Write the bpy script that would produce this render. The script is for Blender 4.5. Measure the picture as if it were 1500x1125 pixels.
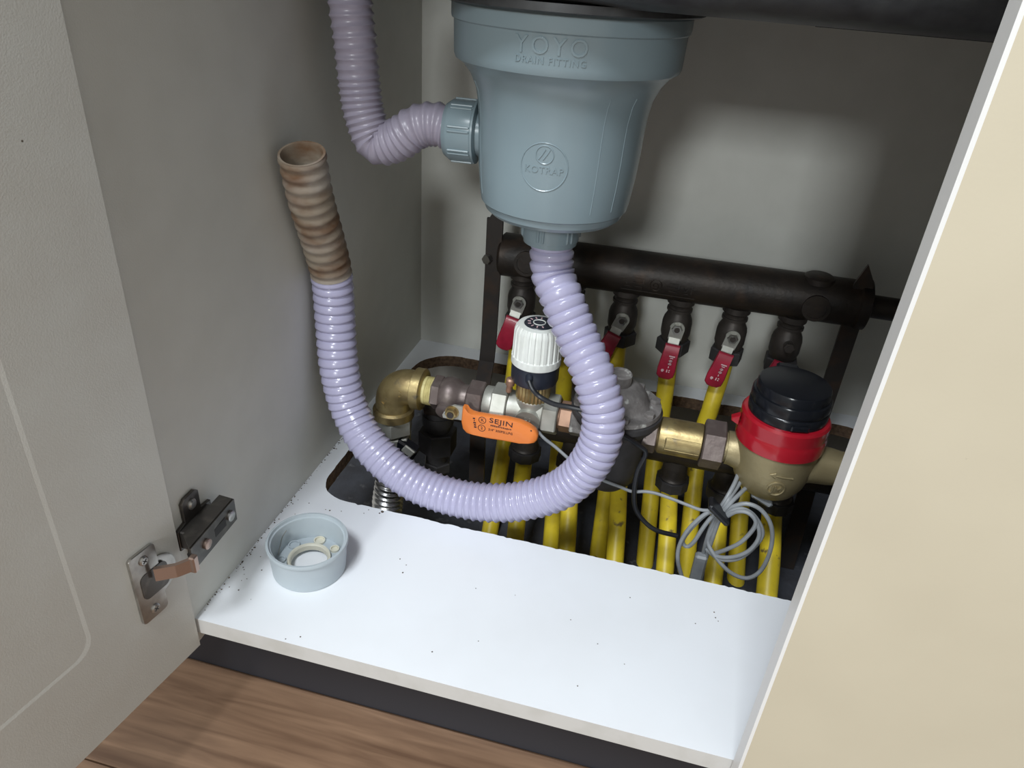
import bpy, math, random
import numpy as np
from mathutils import Vector, Matrix
random.seed(7)
PI = math.pi
for o in list(bpy.data.objects): bpy.data.objects.remove(o, do_unlink=True)
SC = bpy.context.scene
COL = SC.collection
# ------------------------------------------------------------------ camera
F = 1080.0
R = np.array([[0.9679869, 0.2422218, 0.0658020], [0.1781832, -0.4784906, -0.8598241], [-0.1767825, 0.8440233, -0.5063325]])
CAM = np.array([0.3255, -0.3563, 0.49])
cd = bpy.data.cameras.new('camera'); cam = bpy.data.objects.new('camera', cd); COL.objects.link(cam)
cd.sensor_width = 36.0; cd.lens = F/1500*36; cd.clip_start = .01; cd.clip_end = 50
cam.matrix_world = Matrix(((R[0][0], -R[1][0], -R[2][0], CAM[0]), (R[0][1], -R[1][1], -R[2][1], CAM[1]),
                           (R[0][2], -R[1][2], -R[2][2], CAM[2]), (0, 0, 0, 1)))
SC.camera = cam
# ------------------------------------------------------------------ light
w = bpy.data.worlds.new('world'); SC.world = w; w.use_nodes = True
w.node_tree.nodes['Background'].inputs[0].default_value = (.985, .98, .925, 1)
w.node_tree.nodes['Background'].inputs[1].default_value = .46
def area(name, loc, target, sx, sy, power, col):
    l = bpy.data.lights.new(name, 'AREA'); l.shape = 'RECTANGLE'; l.size = sx; l.size_y = sy; l.energy = power; l.color = col
    o = bpy.data.objects.new(name, l); COL.objects.link(o); o.location = loc
    o.rotation_euler = (Vector(target)-Vector(loc)).to_track_quat('-Z', 'Y').to_euler(); return o
area('kitchen_ceiling_light', (-.14, -1.2, 2.15), (-.14, -1.2, 0), .60, .60, 60, (.90, .955, 1.0))
area('far_window_light', (-.06, -4.4, 2.0), (.3, .2, .2), .7, .6, 78, (.94, .99, 1.0))
SC.view_settings.view_transform = 'Standard'; SC.view_settings.look = 'None'
SC.view_settings.exposure = 0.07; SC.view_settings.gamma = 1.0; SC.view_settings.use_curve_mapping = False

# ------------------------------------------------------------------ helpers
def at(u, v, **k):
    (a, val), = k.items(); i = 'xyz'.index(a)
    r = R.T @ np.array([(u-750)/F, (v-562.5)/F, 1.0]); return Vector(CAM + r*(val-CAM[i])/r[i])
def atp(u, v, p0, n):
    r = Vector(R.T @ np.array([(u-750)/F, (v-562.5)/F, 1.0])); c = Vector(CAM)
    return c + r*((Vector(p0)-c).dot(n)/r.dot(n))
def frame(axis):
    a = Vector(axis).normalized(); h = Vector((0, 0, 1)) if abs(a.z) < .9 else Vector((1, 0, 0))
    u = h.cross(a).normalized(); return a, u, a.cross(u)
def spline(pts, step=.004):
    P = [Vector(p) for p in pts]; P = [P[0]*2-P[1]] + P + [P[-1]*2-P[-2]]; out = []
    for i in range(1, len(P)-2):
        n = 24
        for k in range(n):
            t = k/n; a, b, c, d = P[i-1:i+3]
            out.append(.5*((2*b)+(c-a)*t+(2*a-5*b+4*c-d)*t*t+(3*b-a-3*c+d)*t**3))
    out.append(P[-2]); res = [out[0]]; acc = 0; last = out[0]
    for p in out[1:]:
        seg = (p-last).length
        while acc+seg >= step:
            f = (step-acc)/seg; last = last.lerp(p, f); res.append(last.copy()); seg = (p-last).length; acc = 0
        acc += seg; last = p
    if (res[-1]-out[-1]).length > step*.3: res.append(out[-1])
    return res
def ridged(pts, pitch, n=8):      # points along a path, n per ridge, with the ridge spacing given by pitch(fraction)
    P = spline(pts, .0004); L = len(P); out = [P[0]]; ph = 0; nxt = 1
    for i in range(1, L):
        ph += (P[i]-P[i-1]).length/pitch(i/L)*n
        if ph >= nxt: out.append(P[i]); nxt += 1
    return out
class MB:
    def __init__(s): s.v = []; s.f = []; s.m = []; s.mi = 0
    def add(s, vs, fs):
        b = len(s.v); s.v += [Vector(p) for p in vs]
        for f in fs: s.f.append([i+b for i in f]); s.m.append(s.mi)
        return s
    def box(s, c, d, M=None, bev=0):
        c = Vector(c); x, y, z = [q/2 for q in d]; b = min(bev, x*.9, y*.9, z*.9)
        if b <= 0:
            vs = [Vector((i*x, j*y, k*z)) for k in (-1, 1) for j in (-1, 1) for i in (-1, 1)]
            fs = [(0, 2, 3, 1), (4, 5, 7, 6), (0, 1, 5, 4), (2, 6, 7, 3), (0, 4, 6, 2), (1, 3, 7, 5)]
        else:
            vs = []; idx = {}
            for k in (-1, 1):
                for j in (-1, 1):
                    for i in (-1, 1):
                        for a, q in enumerate(((i*x, j*(y-b), k*(z-b)), (i*(x-b), j*y, k*(z-b)), (i*(x-b), j*(y-b), k*z))):
                            idx[i, j, k, a] = len(vs); vs.append(Vector(q))
            fs = []
            for sg in (-1, 1):
                fs.append([idx[sg, j, k, 0] for j, k in ((-1, -1), (1, -1), (1, 1), (-1, 1))][::sg])
                fs.append([idx[i, sg, k, 1] for i, k in ((-1, -1), (-1, 1), (1, 1), (1, -1))][::sg])
                fs.append([idx[i, j, sg, 2] for i, j in ((-1, -1), (1, -1), (1, 1), (-1, 1))][::sg])
            for p in (-1, 1):
                for q in (-1, 1):
                    fs.append([idx[p, q, -1, 0], idx[p, q, 1, 0], idx[p, q, 1, 1], idx[p, q, -1, 1]][::p*q])
                    fs.append([idx[p, -1, q, 0], idx[p, 1, q, 0], idx[p, 1, q, 2], idx[p, -1, q, 2]][::-p*q])
                    fs.append([idx[-1, p, q, 1], idx[1, p, q, 1], idx[1, p, q, 2], idx[-1, p, q, 2]][::p*q])
                    for r in (-1, 1): fs.append([idx[p, q, r, 0], idx[p, q, r, 1], idx[p, q, r, 2]][::p*q*r])
        if M is not None: vs = [M @ q for q in vs]
        return s.add([c+q for q in vs], fs)
    def lathe(s, prof, o=(0, 0, 0), axis=(0, 0, 1), seg=32, ph=0, cap=(True, True), rf=None, uv=None):
        a, u, v = frame(axis) if uv is None else (Vector(axis).normalized(), uv[0], uv[1])
        o = Vector(o); vs = []; fs = []
        for r, h in prof:
            for k in range(seg):
                t = ph+2*PI*k/seg; q = r if rf is None else rf(r, h, t)
                vs.append(o+a*h+(u*math.cos(t)+v*math.sin(t))*q)
        for i in range(len(prof)-1):
            for k in range(seg):
                k2 = (k+1) % seg; fs.append((i*seg+k, i*seg+k2, (i+1)*seg+k2, (i+1)*seg+k))
        if cap[0]: fs.append(tuple(range(seg))[::-1])
        if cap[1]: fs.append(tuple((len(prof)-1)*seg+k for k in range(seg)))
        return s.add(vs, fs)
    def hexa(s, o, axis, r, h, ph=0, hole=0):
        c = min(.0012, h*.25)
        return s.lathe([(r*.93, 0), (r, c), (r, h-c), (r*.93, h)], o, axis, 6, ph)
    def tube(s, pts, r, seg=12, cap=True):
        pts = [Vector(p) for p in pts]; n = len(pts); vs = []; fs = []
        T = [(pts[min(i+1, n-1)]-pts[max(i-1, 0)]).normalized() for i in range(n)]
        _, u, _ = frame(T[0])
        for i in range(n):
            if i:
                u = u-T[i]*u.dot(T[i]); u.normalize()
            v = T[i].cross(u); q = r(i) if callable(r) else r
            for k in range(seg):
                t = 2*PI*k/seg; vs.append(pts[i]+(u*math.cos(t)+v*math.sin(t))*q)
        for i in range(n-1):
            for k in range(seg):
                k2 = (k+1) % seg; fs.append((i*seg+k, i*seg+k2, (i+1)*seg+k2, (i+1)*seg+k))
        if cap: fs.append(tuple(range(seg))[::-1]); fs.append(tuple((n-1)*seg+k for k in range(seg)))
        return s.add(vs, fs)
    def strip(s, pts, wdir, wd, th):      # flat bar of rectangular section along a path
        pts = [Vector(p) for p in pts]; wdir = Vector(wdir).normalized(); n = len(pts); vs = []; fs = []
        for i in range(n):
            t = (pts[min(i+1, n-1)]-pts[max(i-1, 0)]).normalized(); nn = t.cross(wdir).normalized()
            for a, b in ((-1, -1), (1, -1), (1, 1), (-1, 1)): vs.append(pts[i]+wdir*a*wd/2+nn*b*th/2)
        for i in range(n-1):
            for k in range(4): fs.append((i*4+k, i*4+(k+1) % 4, i*4+4+(k+1) % 4, i*4+4+k))
        fs.append((3, 2, 1, 0)); fs.append(tuple(n*4-4+k for k in range(4)))
        return s.add(vs, fs)
    def prism(s, poly, ex, bev=0):         # polygon (3D, planar) extruded along ex, front edge bevelled
        poly = [Vector(p) for p in poly]; ex = Vector(ex); n = len(poly); c = sum(poly, Vector())/n
        rings = [poly]
        if bev:
            d = ex.normalized()*bev; L = ex.length
            def ins(P): return [p+(c-p).normalized()*bev for p in P]
            rings = [ins(poly), [p+d for p in poly], [p+ex-d for p in poly], [p+ex for p in ins(poly)]]
        else: rings = [poly, [p+ex for p in poly]]
        vs = [p for r_ in rings for p in r_]; fs = []
        for i in range(len(rings)-1):
            for k in range(n): fs.append((i*n+k, i*n+(k+1) % n, (i+1)*n+(k+1) % n, (i+1)*n+k))
        fs.append(tuple(range(n))[::-1]); fs.append(tuple((len(rings)-1)*n+k for k in range(n)))
        return s.add(vs, fs)
    def text(s, body, size, fn, ext=.0003, ax='CENTER', spread=1.0, sub=None):
        cu = bpy.data.curves.new('t', 'FONT'); cu.body = body; cu.size = size; cu.extrude = ext; cu.align_x = ax; cu.align_y = 'CENTER'
        cu.resolution_u = 3; cu.space_character = spread
        o = bpy.data.objects.new('t', cu); COL.objects.link(o); bpy.context.view_layer.update()
        me = bpy.data.meshes.new_from_object(o.evaluated_get(bpy.context.evaluated_depsgraph_get()))
        s.add([fn(*p.co) for p in me.vertices], [tuple(p.vertices) for p in me.polygons])
        bpy.data.objects.remove(o); bpy.data.curves.remove(cu); bpy.data.meshes.remove(me)
        return s
    def build(s, name, mat, parent=None, origin=None, ang=35, smooth=True):
        base = ROOT.get(parent.name, Vector()) if parent is not None else Vector(origin or (0, 0, 0))
        me = bpy.data.meshes.new(name); me.from_pydata([tuple(p-base) for p in s.v], [], s.f); 
        mats = mat if isinstance(mat, (list, tuple)) else [mat]
        for m in mats: me.materials.append(m)
        me.polygons.foreach_set('material_index', s.m); me.update()
        import bmesh
        bm = bmesh.new(); bm.from_mesh(me); bmesh.ops.recalc_face_normals(bm, faces=bm.faces); bm.to_mesh(me); bm.free()
        if smooth:
            me.polygons.foreach_set('use_smooth', [True]*len(me.polygons)); me.set_sharp_from_angle(angle=math.radians(ang))
        o = bpy.data.objects.new(name, me); COL.objects.link(o)
        if parent is not None: o.parent = parent
        else: o.location = base
        ROOT[o.name] = base
        return o
ROOT = {}
def thing(name, loc, label, cat, group=None):
    o = bpy.data.objects.new(name, None); COL.objects.link(o); o.location = loc; o.empty_display_size = .02
    ROOT[o.name] = Vector(loc); return tag(o, label, cat, group)
def tag(o, label, cat=None, group=None, kind=None):
    o['label'] = label
    if cat: o['category'] = cat
    if group: o['group'] = group
    if kind: o['kind'] = kind
    return o

# ------------------------------------------------------------------ materials
def mat(name, col, rough=.5, metal=0, noise=None, spots=None, bump=None, coat=0, mapping=(1, 1, 1), spec=.5, n2=None):
    m = bpy.data.materials.new(name); m.use_nodes = True; nt = m.node_tree; N = nt.nodes; L = nt.links
    b = N['Principled BSDF']; b.inputs['Roughness'].default_value = rough; b.inputs['Metallic'].default_value = metal
    b.inputs['Coat Weight'].default_value = coat; b.inputs['Specular IOR Level'].default_value = spec
    tc = N.new('ShaderNodeTexCoord'); mp = N.new('ShaderNodeMapping'); mp.inputs['Scale'].default_value = mapping
    L.new(tc.outputs['Object'], mp.inputs['Vector'])
    rgb = N.new('ShaderNodeRGB'); rgb.outputs[0].default_value = (*col, 1); cur = rgb.outputs[0]
    def mixin(cur, col2, sc, lo, hi, kind='noise', det=4):
        t = N.new('ShaderNodeTexNoise' if kind == 'noise' else 'ShaderNodeTexVoronoi'); t.inputs['Scale'].default_value = sc
        if kind == 'noise': t.inputs['Detail'].default_value = det
        L.new(mp.outputs[0], t.inputs['Vector'])
        r = N.new('ShaderNodeMapRange'); r.inputs['From Min'].default_value = lo; r.inputs['From Max'].default_value = hi
        L.new(t.outputs[0], r.inputs['Value'])
        x = N.new('ShaderNodeMix'); x.data_type = 'RGBA'; L.new(r.outputs[0], x.inputs[0]); L.new(cur, x.inputs[6]); x.inputs[7].default_value = (*col2, 1)
        return x.outputs[2]
    if noise: cur = mixin(cur, *noise)
    if n2: cur = mixin(cur, *n2)
    if spots: cur = mixin(cur, *spots)
    L.new(cur, b.inputs['Base Color'])
    if bump:
        t = N.new('ShaderNodeTexNoise'); t.inputs['Scale'].default_value = bump[0]; t.inputs['Detail'].default_value = 5; L.new(mp.outputs[0], t.inputs['Vector'])
        bp = N.new('ShaderNodeBump'); bp.inputs['Strength'].default_value = bump[1]; bp.inputs['Distance'].default_value = bump[2] if len(bump) > 2 else .001
        L.new(t.outputs[0], bp.inputs['Height']); L.new(bp.outputs[0], b.inputs['Normal'])
    return m
M = {}
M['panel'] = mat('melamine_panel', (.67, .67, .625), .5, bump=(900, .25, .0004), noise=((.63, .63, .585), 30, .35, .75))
M['shelf'] = mat('white_shelf_laminate', (.84, .865, .905), .38, noise=((.79, .81, .84), 9, .45, .8), spots=((.07, .055, .04), 46, .035, .02, 'voronoi'), bump=(700, .1, .0003))
M['chip'] = mat('particleboard_edge', (.22, .14, .085), .9, noise=((.08, .05, .035), 220, .35, .7), bump=(300, .6, .001))
M['edgeband'] = mat('edge_banding', (.60, .59, .57), .4, noise=((.53, .52, .49), 40, .45, .75))
M['door'] = mat('door_inner_laminate', (.61, .61, .575), .45, bump=(900, .3, .0004), noise=((.58, .57, .53), 25, .35, .75), spots=((.12, .1, .08), 26, .02, .012, 'voronoi'))
M['beige'] = mat('beige_door_face', (.58, .525, .405), .42, noise=((.55, .495, .38), 14, .35, .8), spots=((.4, .35, .26), 30, .028, .015, 'voronoi'), bump=(600, .12, .0003))
M['dooredge'] = mat('door_edge_band', (.84, .835, .82), .35)
M['dark'] = mat('dark_plinth', (.025, .027, .035), .45)
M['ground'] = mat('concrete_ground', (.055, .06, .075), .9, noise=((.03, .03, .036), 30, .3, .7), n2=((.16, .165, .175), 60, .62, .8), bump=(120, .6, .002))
M['counter'] = mat('counter_stone', (.35, .34, .32), .3, noise=((.2, .2, .2), 200, .4, .7))
M['steel'] = mat('sink_steel', (.10, .105, .11), .45, .6, noise=((.06, .06, .065), 60, .3, .7))
M['sinkpad'] = mat('sink_damping_pad', (.022, .023, .026), .8, bump=(300, .4, .001))
M['wall'] = mat('wall_paint', (.6, .58, .54), .8, noise=((.55, .53, .49), 12, .3, .7))
M['pvc'] = mat('grey_plastic', (.225, .293, .325), .26, noise=((.21, .275, .308), 18, .35, .75), spec=.6)
M['pvc2'] = mat('light_grey_plastic', (.45, .505, .54), .4, noise=((.41, .465, .505), 40, .35, .75))
M['dirt'] = mat('brown_dirt', (.07, .05, .035), .9, noise=((.18, .12, .06), 300, .5, .7))
M['cream'] = mat('cream_plastic', (.62, .60, .50), .45)
M['hose'] = mat('lilac_hose', (.42, .405, .565), .25, noise=((.385, .37, .52), 20, .3, .8), coat=.15)
M['hose2'] = mat('lilac_grey_hose', (.33, .30, .375), .3, noise=((.29, .265, .33), 30, .3, .8))
M['hosein'] = mat('hose_bore', (.16, .15, .13), .8)
M['bronze'] = mat('dark_bronze', (.050, .038, .030), .5, .35, noise=((.025, .022, .021), 40, .3, .7), n2=((.10, .06, .038), 22, .58, .8), bump=(200, .4, .001))
M['bronze2'] = mat('dark_valve_metal', (.075, .063, .056), .5, .4, noise=((.04, .035, .032), 60, .3, .7), bump=(200, .3, .0008))
M['iron'] = mat('dark_bracket', (.040, .034, .031), .55, .3, noise=((.075, .045, .03), 50, .5, .8))
M['red'] = mat('red_sleeve', (.36, .018, .045), .4, coat=.1, noise=((.28, .015, .035), 80, .4, .7))
M['redm'] = mat('red_meter_plastic', (.34, .008, .018), .2, coat=.2)
M['black'] = mat('black_plastic', (.008, .009, .012), .2, spec=.4)
M['navy'] = mat('navy_plastic', (.018, .022, .035), .35)
M['white'] = mat('white_plastic', (.72, .74, .71), .42, noise=((.66, .68, .64), 50, .4, .7))
M['yellow'] = mat('yellow_pipe', (.76, .58, .03), .42, noise=((.52, .38, .03), 30, .5, .75), spots=((.2, .14, .05), 90, .66, .74, 'noise'))
M['brass'] = mat('brass', (.40, .315, .15), .4, .75, noise=((.24, .175, .08), 55, .4, .7), n2=((.20, .17, .12), 120, .6, .75), bump=(220, .25, .0008))
M['brass2'] = mat('dull_meter_brass', (.36, .30, .17), .45, .55, noise=((.27, .22, .12), 40, .35, .75), bump=(350, .3, .0006))
M['zinc'] = mat('nickel_metal', (.46, .46, .42), .46, .6, noise=((.36, .36, .32), 60, .4, .75), bump=(250, .2, .0006))
M['copper'] = mat('copper_nipple', (.42, .26, .18), .5, .6, noise=((.30, .18, .13), 70, .4, .7))
M['plum'] = mat('purple_brown_metal', (.135, .105, .098), .42, .45, noise=((.20, .165, .15), 70, .45, .75), bump=(200, .3, .0008))
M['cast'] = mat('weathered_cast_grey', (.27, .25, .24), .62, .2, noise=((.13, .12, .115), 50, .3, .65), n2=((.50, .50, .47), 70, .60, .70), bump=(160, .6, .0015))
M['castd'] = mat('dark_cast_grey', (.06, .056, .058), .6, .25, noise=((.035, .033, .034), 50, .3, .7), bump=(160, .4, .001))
M['orange'] = mat('orange_sleeve', (.76, .215, .045), .4, coat=.1)
M['ink'] = mat('black_print', (.03, .015, .02), .6)
M['whiteink'] = mat('white_print', (.62, .42, .44), .6)
M['chrome'] = mat('hinge_nickel', (.42, .40, .37), .28, .9, noise=((.26, .24, .22), 70, .45, .75))
M['hinged'] = mat('hinge_dark_steel', (.10, .092, .085), .34, .8, noise=((.20, .18, .16), 80, .5, .8))
M['rosy'] = mat('hinge_rosy_nickel', (.42, .31, .26), .3, .85)
M['flex'] = mat('stainless_flex', (.52, .52, .52), .25, .9)
M['cable'] = mat('grey_cable', (.25, .265, .28), .45, noise=((.20, .21, .225), 60, .4, .7))
M['cableb'] = mat('black_cable', (.012, .013, .016), .4)
M['seal'] = mat('sealing_tape', (.62, .55, .26), .6, noise=((.4, .34, .14), 90, .4, .7))
M['screw'] = mat('screw_steel', (.45, .44, .42), .3, .95)
M['groove'] = mat('groove_dark', (.03, .03, .03), .7)
# stained end of the old hose
def stained():
    m = mat('stained_hose', (.25, .205, .155), .55, noise=((.13, .065, .03), 26, .44, .66), n2=((.33, .29, .25), 14, .52, .7), mapping=(1, 1, 1.9), bump=(150, .4, .001)); return m
M['stain'] = stained()
def woodmat():
    m = bpy.data.materials.new('wood_laminate'); m.use_nodes = True; N = m.node_tree.nodes; L = m.node_tree.links; b = N['Principled BSDF']
    tc = N.new('ShaderNodeTexCoord'); mp = N.new('ShaderNodeMapping'); mp.inputs['Scale'].default_value = (4, 60, 1)
    oi = N.new('ShaderNodeObjectInfo'); ad = N.new('ShaderNodeVectorMath'); ad.operation = 'ADD'
    sc = N.new('ShaderNodeVectorMath'); sc.operation = 'SCALE'; sc.inputs['Scale'].default_value = 9
    L.new(oi.outputs['Location'], sc.inputs[0]); L.new(tc.outputs['Object'], ad.inputs[0]); L.new(sc.outputs[0], ad.inputs[1]); L.new(ad.outputs[0], mp.inputs['Vector'])
    t = N.new('ShaderNodeTexNoise'); t.inputs['Scale'].default_value = 1.6; t.inputs['Detail'].default_value = 6; t.inputs['Distortion'].default_value = .5
    L.new(mp.outputs[0], t.inputs['Vector'])
    r = N.new('ShaderNodeValToRGB'); e = r.color_ramp.elements; e[0].position = .3; e[0].color = (.13, .072, .043, 1); e[1].position = .72; e[1].color = (.30, .185, .115, 1)
    L.new(t.outputs[0], r.inputs[0]); L.new(r.outputs[0], b.inputs['Base Color']); b.inputs['Roughness'].default_value = .42
    return m
M['wood'] = woodmat()

# ------------------------------------------------------------------ setting
FZ = -.13
fl = MB().box((.3, -.55, FZ-.016), (3.6, 2.3, .02)).build('floor', M['wood'], origin=(.3, -.55, FZ-.006), smooth=False)
tag(fl, 'brown wood laminate floor below the open cabinet', kind='structure')
pm = None; PW = .115; PL = .82
for j in range(8):
    for i in range(3):
        if pm is None:
            pm = MB().box((0, 0, 0), (PL-.0012, PW-.0012, .008), bev=.0007).build('plank', M['wood'], smooth=False); pl = pm
        else:
            pl = pm.copy(); COL.objects.link(pl)
        pl.parent = fl
        pl.location = Vector((-.55+PL*i+(.37*j) % PL - .2, .05-PW*(j+.5), FZ-.004))-Vector((.3, -.55, FZ-.006))
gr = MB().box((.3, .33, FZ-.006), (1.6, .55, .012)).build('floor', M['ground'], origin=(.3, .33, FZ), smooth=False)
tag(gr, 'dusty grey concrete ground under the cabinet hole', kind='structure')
wb = MB().box((.3, .60, 1.0), (3.6, .08, 2.3)).build('wall_back', M['wall'], origin=(.3, .6, FZ), smooth=False)
tag(wb, 'plain painted kitchen wall behind the cabinet', kind='structure')

# ------------------------------------------------------------------ sink cabinet
CW, CD, CH = .88, .537, .70
cab = thing('sink_cabinet', (CW/2, .27, FZ), 'open white sink cabinet with grey-white inner boards and a cut-out floor board', 'cabinet')
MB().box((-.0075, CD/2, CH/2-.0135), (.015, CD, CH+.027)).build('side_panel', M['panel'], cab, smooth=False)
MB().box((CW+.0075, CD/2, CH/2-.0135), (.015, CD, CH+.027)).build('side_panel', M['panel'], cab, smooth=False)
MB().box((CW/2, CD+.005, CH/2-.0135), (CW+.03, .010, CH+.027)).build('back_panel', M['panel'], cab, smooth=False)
def hole_board():
    x0, x1, y0, y1 = 0.0, CW, 0.0, CD
    hx0, hx1, hy0, hy1 = .018, .62, .1745, .507
    pts = []
    rc = {(0, 0): .034, (1, 0): .02, (1, 1): .05, (0, 1): .052}
    for (a, b, t0) in ((0, 0, PI), (1, 0, 1.5*PI), (1, 1, 0), (0, 1, .5*PI)):
        r = rc[(a, b)]; cx = hx1-r if a else hx0+r; cy = hy1-r if b else hy0+r
        for k in range(9): t = t0+k*PI/16; pts.append((cx+r*math.cos(t), cy+r*math.sin(t)))
    den = []; n = len(pts)
    for i in range(n):
        a, b = Vector((*pts[i], 0)), Vector((*pts[(i+1) % n], 0)); k = max(1, int((b-a).length/.0035))
        for j in range(k): den.append(a.lerp(b, j/k))
    rnd = random.Random(3); c = Vector((.30, .33, 0)); inn = []; wob = 0
    for p in den:
        wob = wob*.6+rnd.uniform(-.0005, .0005); q = p+Vector((wob*.5, wob + (rnd.random() < .05)*-.0012, 0)); inn.append(q)
    out = []
    for p in inn:
        d = (p-c); t = min([((x1 if d.x > 0 else x0)-c.x)/d.x if abs(d.x) > 1e-9 else 9e9, ((y1 if d.y > 0 else y0)-c.y)/d.y if abs(d.y) > 1e-9 else 9e9]); out.append(c+d*t)
    for cx in (x0, x1):
        for cy in (y0, y1):
            q = Vector((cx, cy, 0)); i = min(range(len(out)), key=lambda i: (out[i]-q).length); out[i] = q
    n = len(inn); T = .016; z = Vector((0, 0, -T)); vs = out+inn+[p+z for p in out]+[p+z for p in inn]; mb = MB(); mb.add(vs, [])
    for i in range(n):
        j = (i+1) % n
        mb.f += [(i, j, n+j, n+i), (2*n+i, 3*n+i, 3*n+j, 2*n+j), (i, 2*n+i, 2*n+j, j), (n+i, n+j, 3*n+j, 3*n+i)]
        front = abs(out[i].y) < 1e-6 and abs(out[j].y) < 1e-6
        mb.m += [0, 0, 2 if front else 0, 1]
    return mb
bb = hole_board().build('bottom_board', [M['shelf'], M['chip'], M['edgeband']], cab, smooth=False)
bb['label'] = 'white bottom board with a rough-cut opening for the pipes'
MB().box((CW/2, .058, (FZ-.016)/2), (CW+.9, .016, -FZ-.017)).build('plinth', M['dark'], cab, smooth=False)
MB().box((CW/2, .035, CH-.045), (CW, .016, .09)).build('front_rail', M['panel'], cab, smooth=False)
# crumbs of dirt along the joint with the side panel and scattered on the board
rq = random.Random(11); mb = MB()
def crumb(x, y, r):
    mb.lathe([(r*.7, -.0002), (r, r*.3), (r*.4, r*.8)], (x, y, 0), (rq.uniform(-.2, .2), rq.uniform(-.2, .2), 1), 6, rq.random()*3)
for k in range(90): crumb(abs(rq.gauss(0, .0012))+.0006, rq.uniform(.01, .30), rq.uniform(.0003, .0009))
for k in range(26): crumb(abs(rq.gauss(0, .018))+.002, rq.uniform(.02, .17), rq.uniform(.0003, .0008))
for u, v, r in ((483, 748, .0009), (500, 749, .0006), (560, 750, .0016), (556, 752, .0009), (540, 747, .0006), (533, 752, .0005), (586, 819, .0007), (590, 839, .0008), (440, 933, .0007), (633, 955, .0007), (836, 908, .0005), (846, 1005, .0006), (1046, 897, .0007), (1048, 905, .0007), (1052, 910, .0005), (697, 862, .0005)):
    p = at(u, v, z=0); crumb(p.x, p.y, r)
dr = mb.build('dirt_crumbs', M['dirt'], cab, smooth=False); dr['kind'] = 'stuff'
# left door, swung open past ninety degrees
H0 = Vector((.0030, -.0033, 0)); DD = Vector((-.1644, -.9864, 0)); DN = Vector((.9864, -.1644, 0))
def dpt(s, z, t=0): return H0+DD*s+DN*t+Vector((0, 0, z))
def dpx(u, v):
    q = atp(u, v, H0, DN)-H0; return q.dot(DD), q.z
def relief_door(W, z0, z1, pt, inset, rad, n=60, depth=.0004, ch=.0028):
    cx, cz = W/2, (z0+z1)/2; a, b = W/2-inset[0], (z1-z0)/2-inset[1]
    inn = []
    for k, (sx, sz, t0) in enumerate(((1, 1, 0), (-1, 1, PI/2), (-1, -1, PI), (1, -1, 1.5*PI))):
        for i in range(9): t = t0+i*PI/16; inn.append((cx+sx*(a-rad)+rad*math.cos(t), cz+sz*(b-rad)+rad*math.sin(t)))
    out = []
    for x, z in inn:
        d = (x-cx, z-cz); k = min((W/2)/abs(d[0]) if d[0] else 9e9, ((z1-z0)/2)/abs(d[1]) if d[1] else 9e9); out.append([cx+d[0]*k, cz+d[1]*k])
    for qx in (0, W):
        for qz in (z0, z1):
            i = min(range(len(out)), key=lambda i: (out[i][0]-qx)**2+(out[i][1]-qz)**2); out[i] = [qx, qz]
    n = len(inn); mb = MB(); f = 1-ch/min(a, b)
    low = [(cx+(x-cx)*(1-ch/a), cz+(z-cz)*(1-ch/b)) for x, z in inn]
    vs = [pt(x, z, 0) for x, z in out]+[pt(x, z, 0) for x, z in inn]+[pt(x, z, -depth) for x, z in low]+[pt(x, z, -.018) for x, z in out]
    mb.add(vs, [])
    for i in range(n):
        j = (i+1) % n; mb.f += [(i, j, n+j, n+i), (n+i, n+j, 2*n+j, 2*n+i), (i, 3*n+i, 3*n+j, j)]; mb.m += [0, 0, 1]
    mb.f += [tuple(range(2*n, 3*n)), tuple(range(3*n, 4*n))[::-1]]; mb.m += [0, 2]
    return mb
s1, zz1 = dpx(130, 952)
s2, zz2 = dpx(45, 740)
door = relief_door(.43, -.027, .685, dpt, (s1-.004, zz1+.027-.004), .014).build('door', [M['door'], M['dooredge'], M['beige']], cab, smooth=False)
door['label'] = 'open left door seen from its grey-white inner side'
# hinge on the door
def dbox(poly, t0, t1, bev=0): return MB().prism([dpt(s, z, t0) for s, z in poly], DN*(t1-t0), bev)
def rrect(s0, s1, z0, z1, r, n=5):
    P = []
    for sx, sz, t0 in ((s1-r, z1-r, 0), (s0+r, z1-r, PI/2), (s0+r, z0+r, PI), (s1-r, z0+r, 1.5*PI)):
        for i in range(n): t = t0+i*PI/2/(n-1); P.append((sx+r*math.cos(t), sz+r*math.sin(t)))
    return P
hs = [dpx(*p) for p in ((183, 819), (219, 795), (207, 917), (245, 883))]
sA = sum(h[0] for h in (hs[1], hs[3]))/2; sB = sum(h[0] for h in (hs[0], hs[2]))/2
zA = (hs[2][1]+hs[3][1])/2; zB = (hs[0][1]+hs[1][1])/2
print('hinge', hs, sA, sB, zA, zB, 'relief', s1, zz1, s2, zz2)
zc = (zA+zB)/2; sc_ = (sA+sB)/2
plate = rrect(sA, sB, zA, zB, .0035)
dbox(plate, .0002, .0030, .0006).build('hinge_plate', M['chrome'], door)
MB().lathe([(.0172, 0), (.0172, .0012), (.0150, .0014)], dpt(sA+.002, zc, .0002), DN, 32).build('hinge_cup', M['chrome'], door)
dbox(rrect(sA-.006, sB-.005, zc-.0115, zc+.0115, .005), .0030, .0035).build('cup_hollow', M['hinged'], door)
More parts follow.
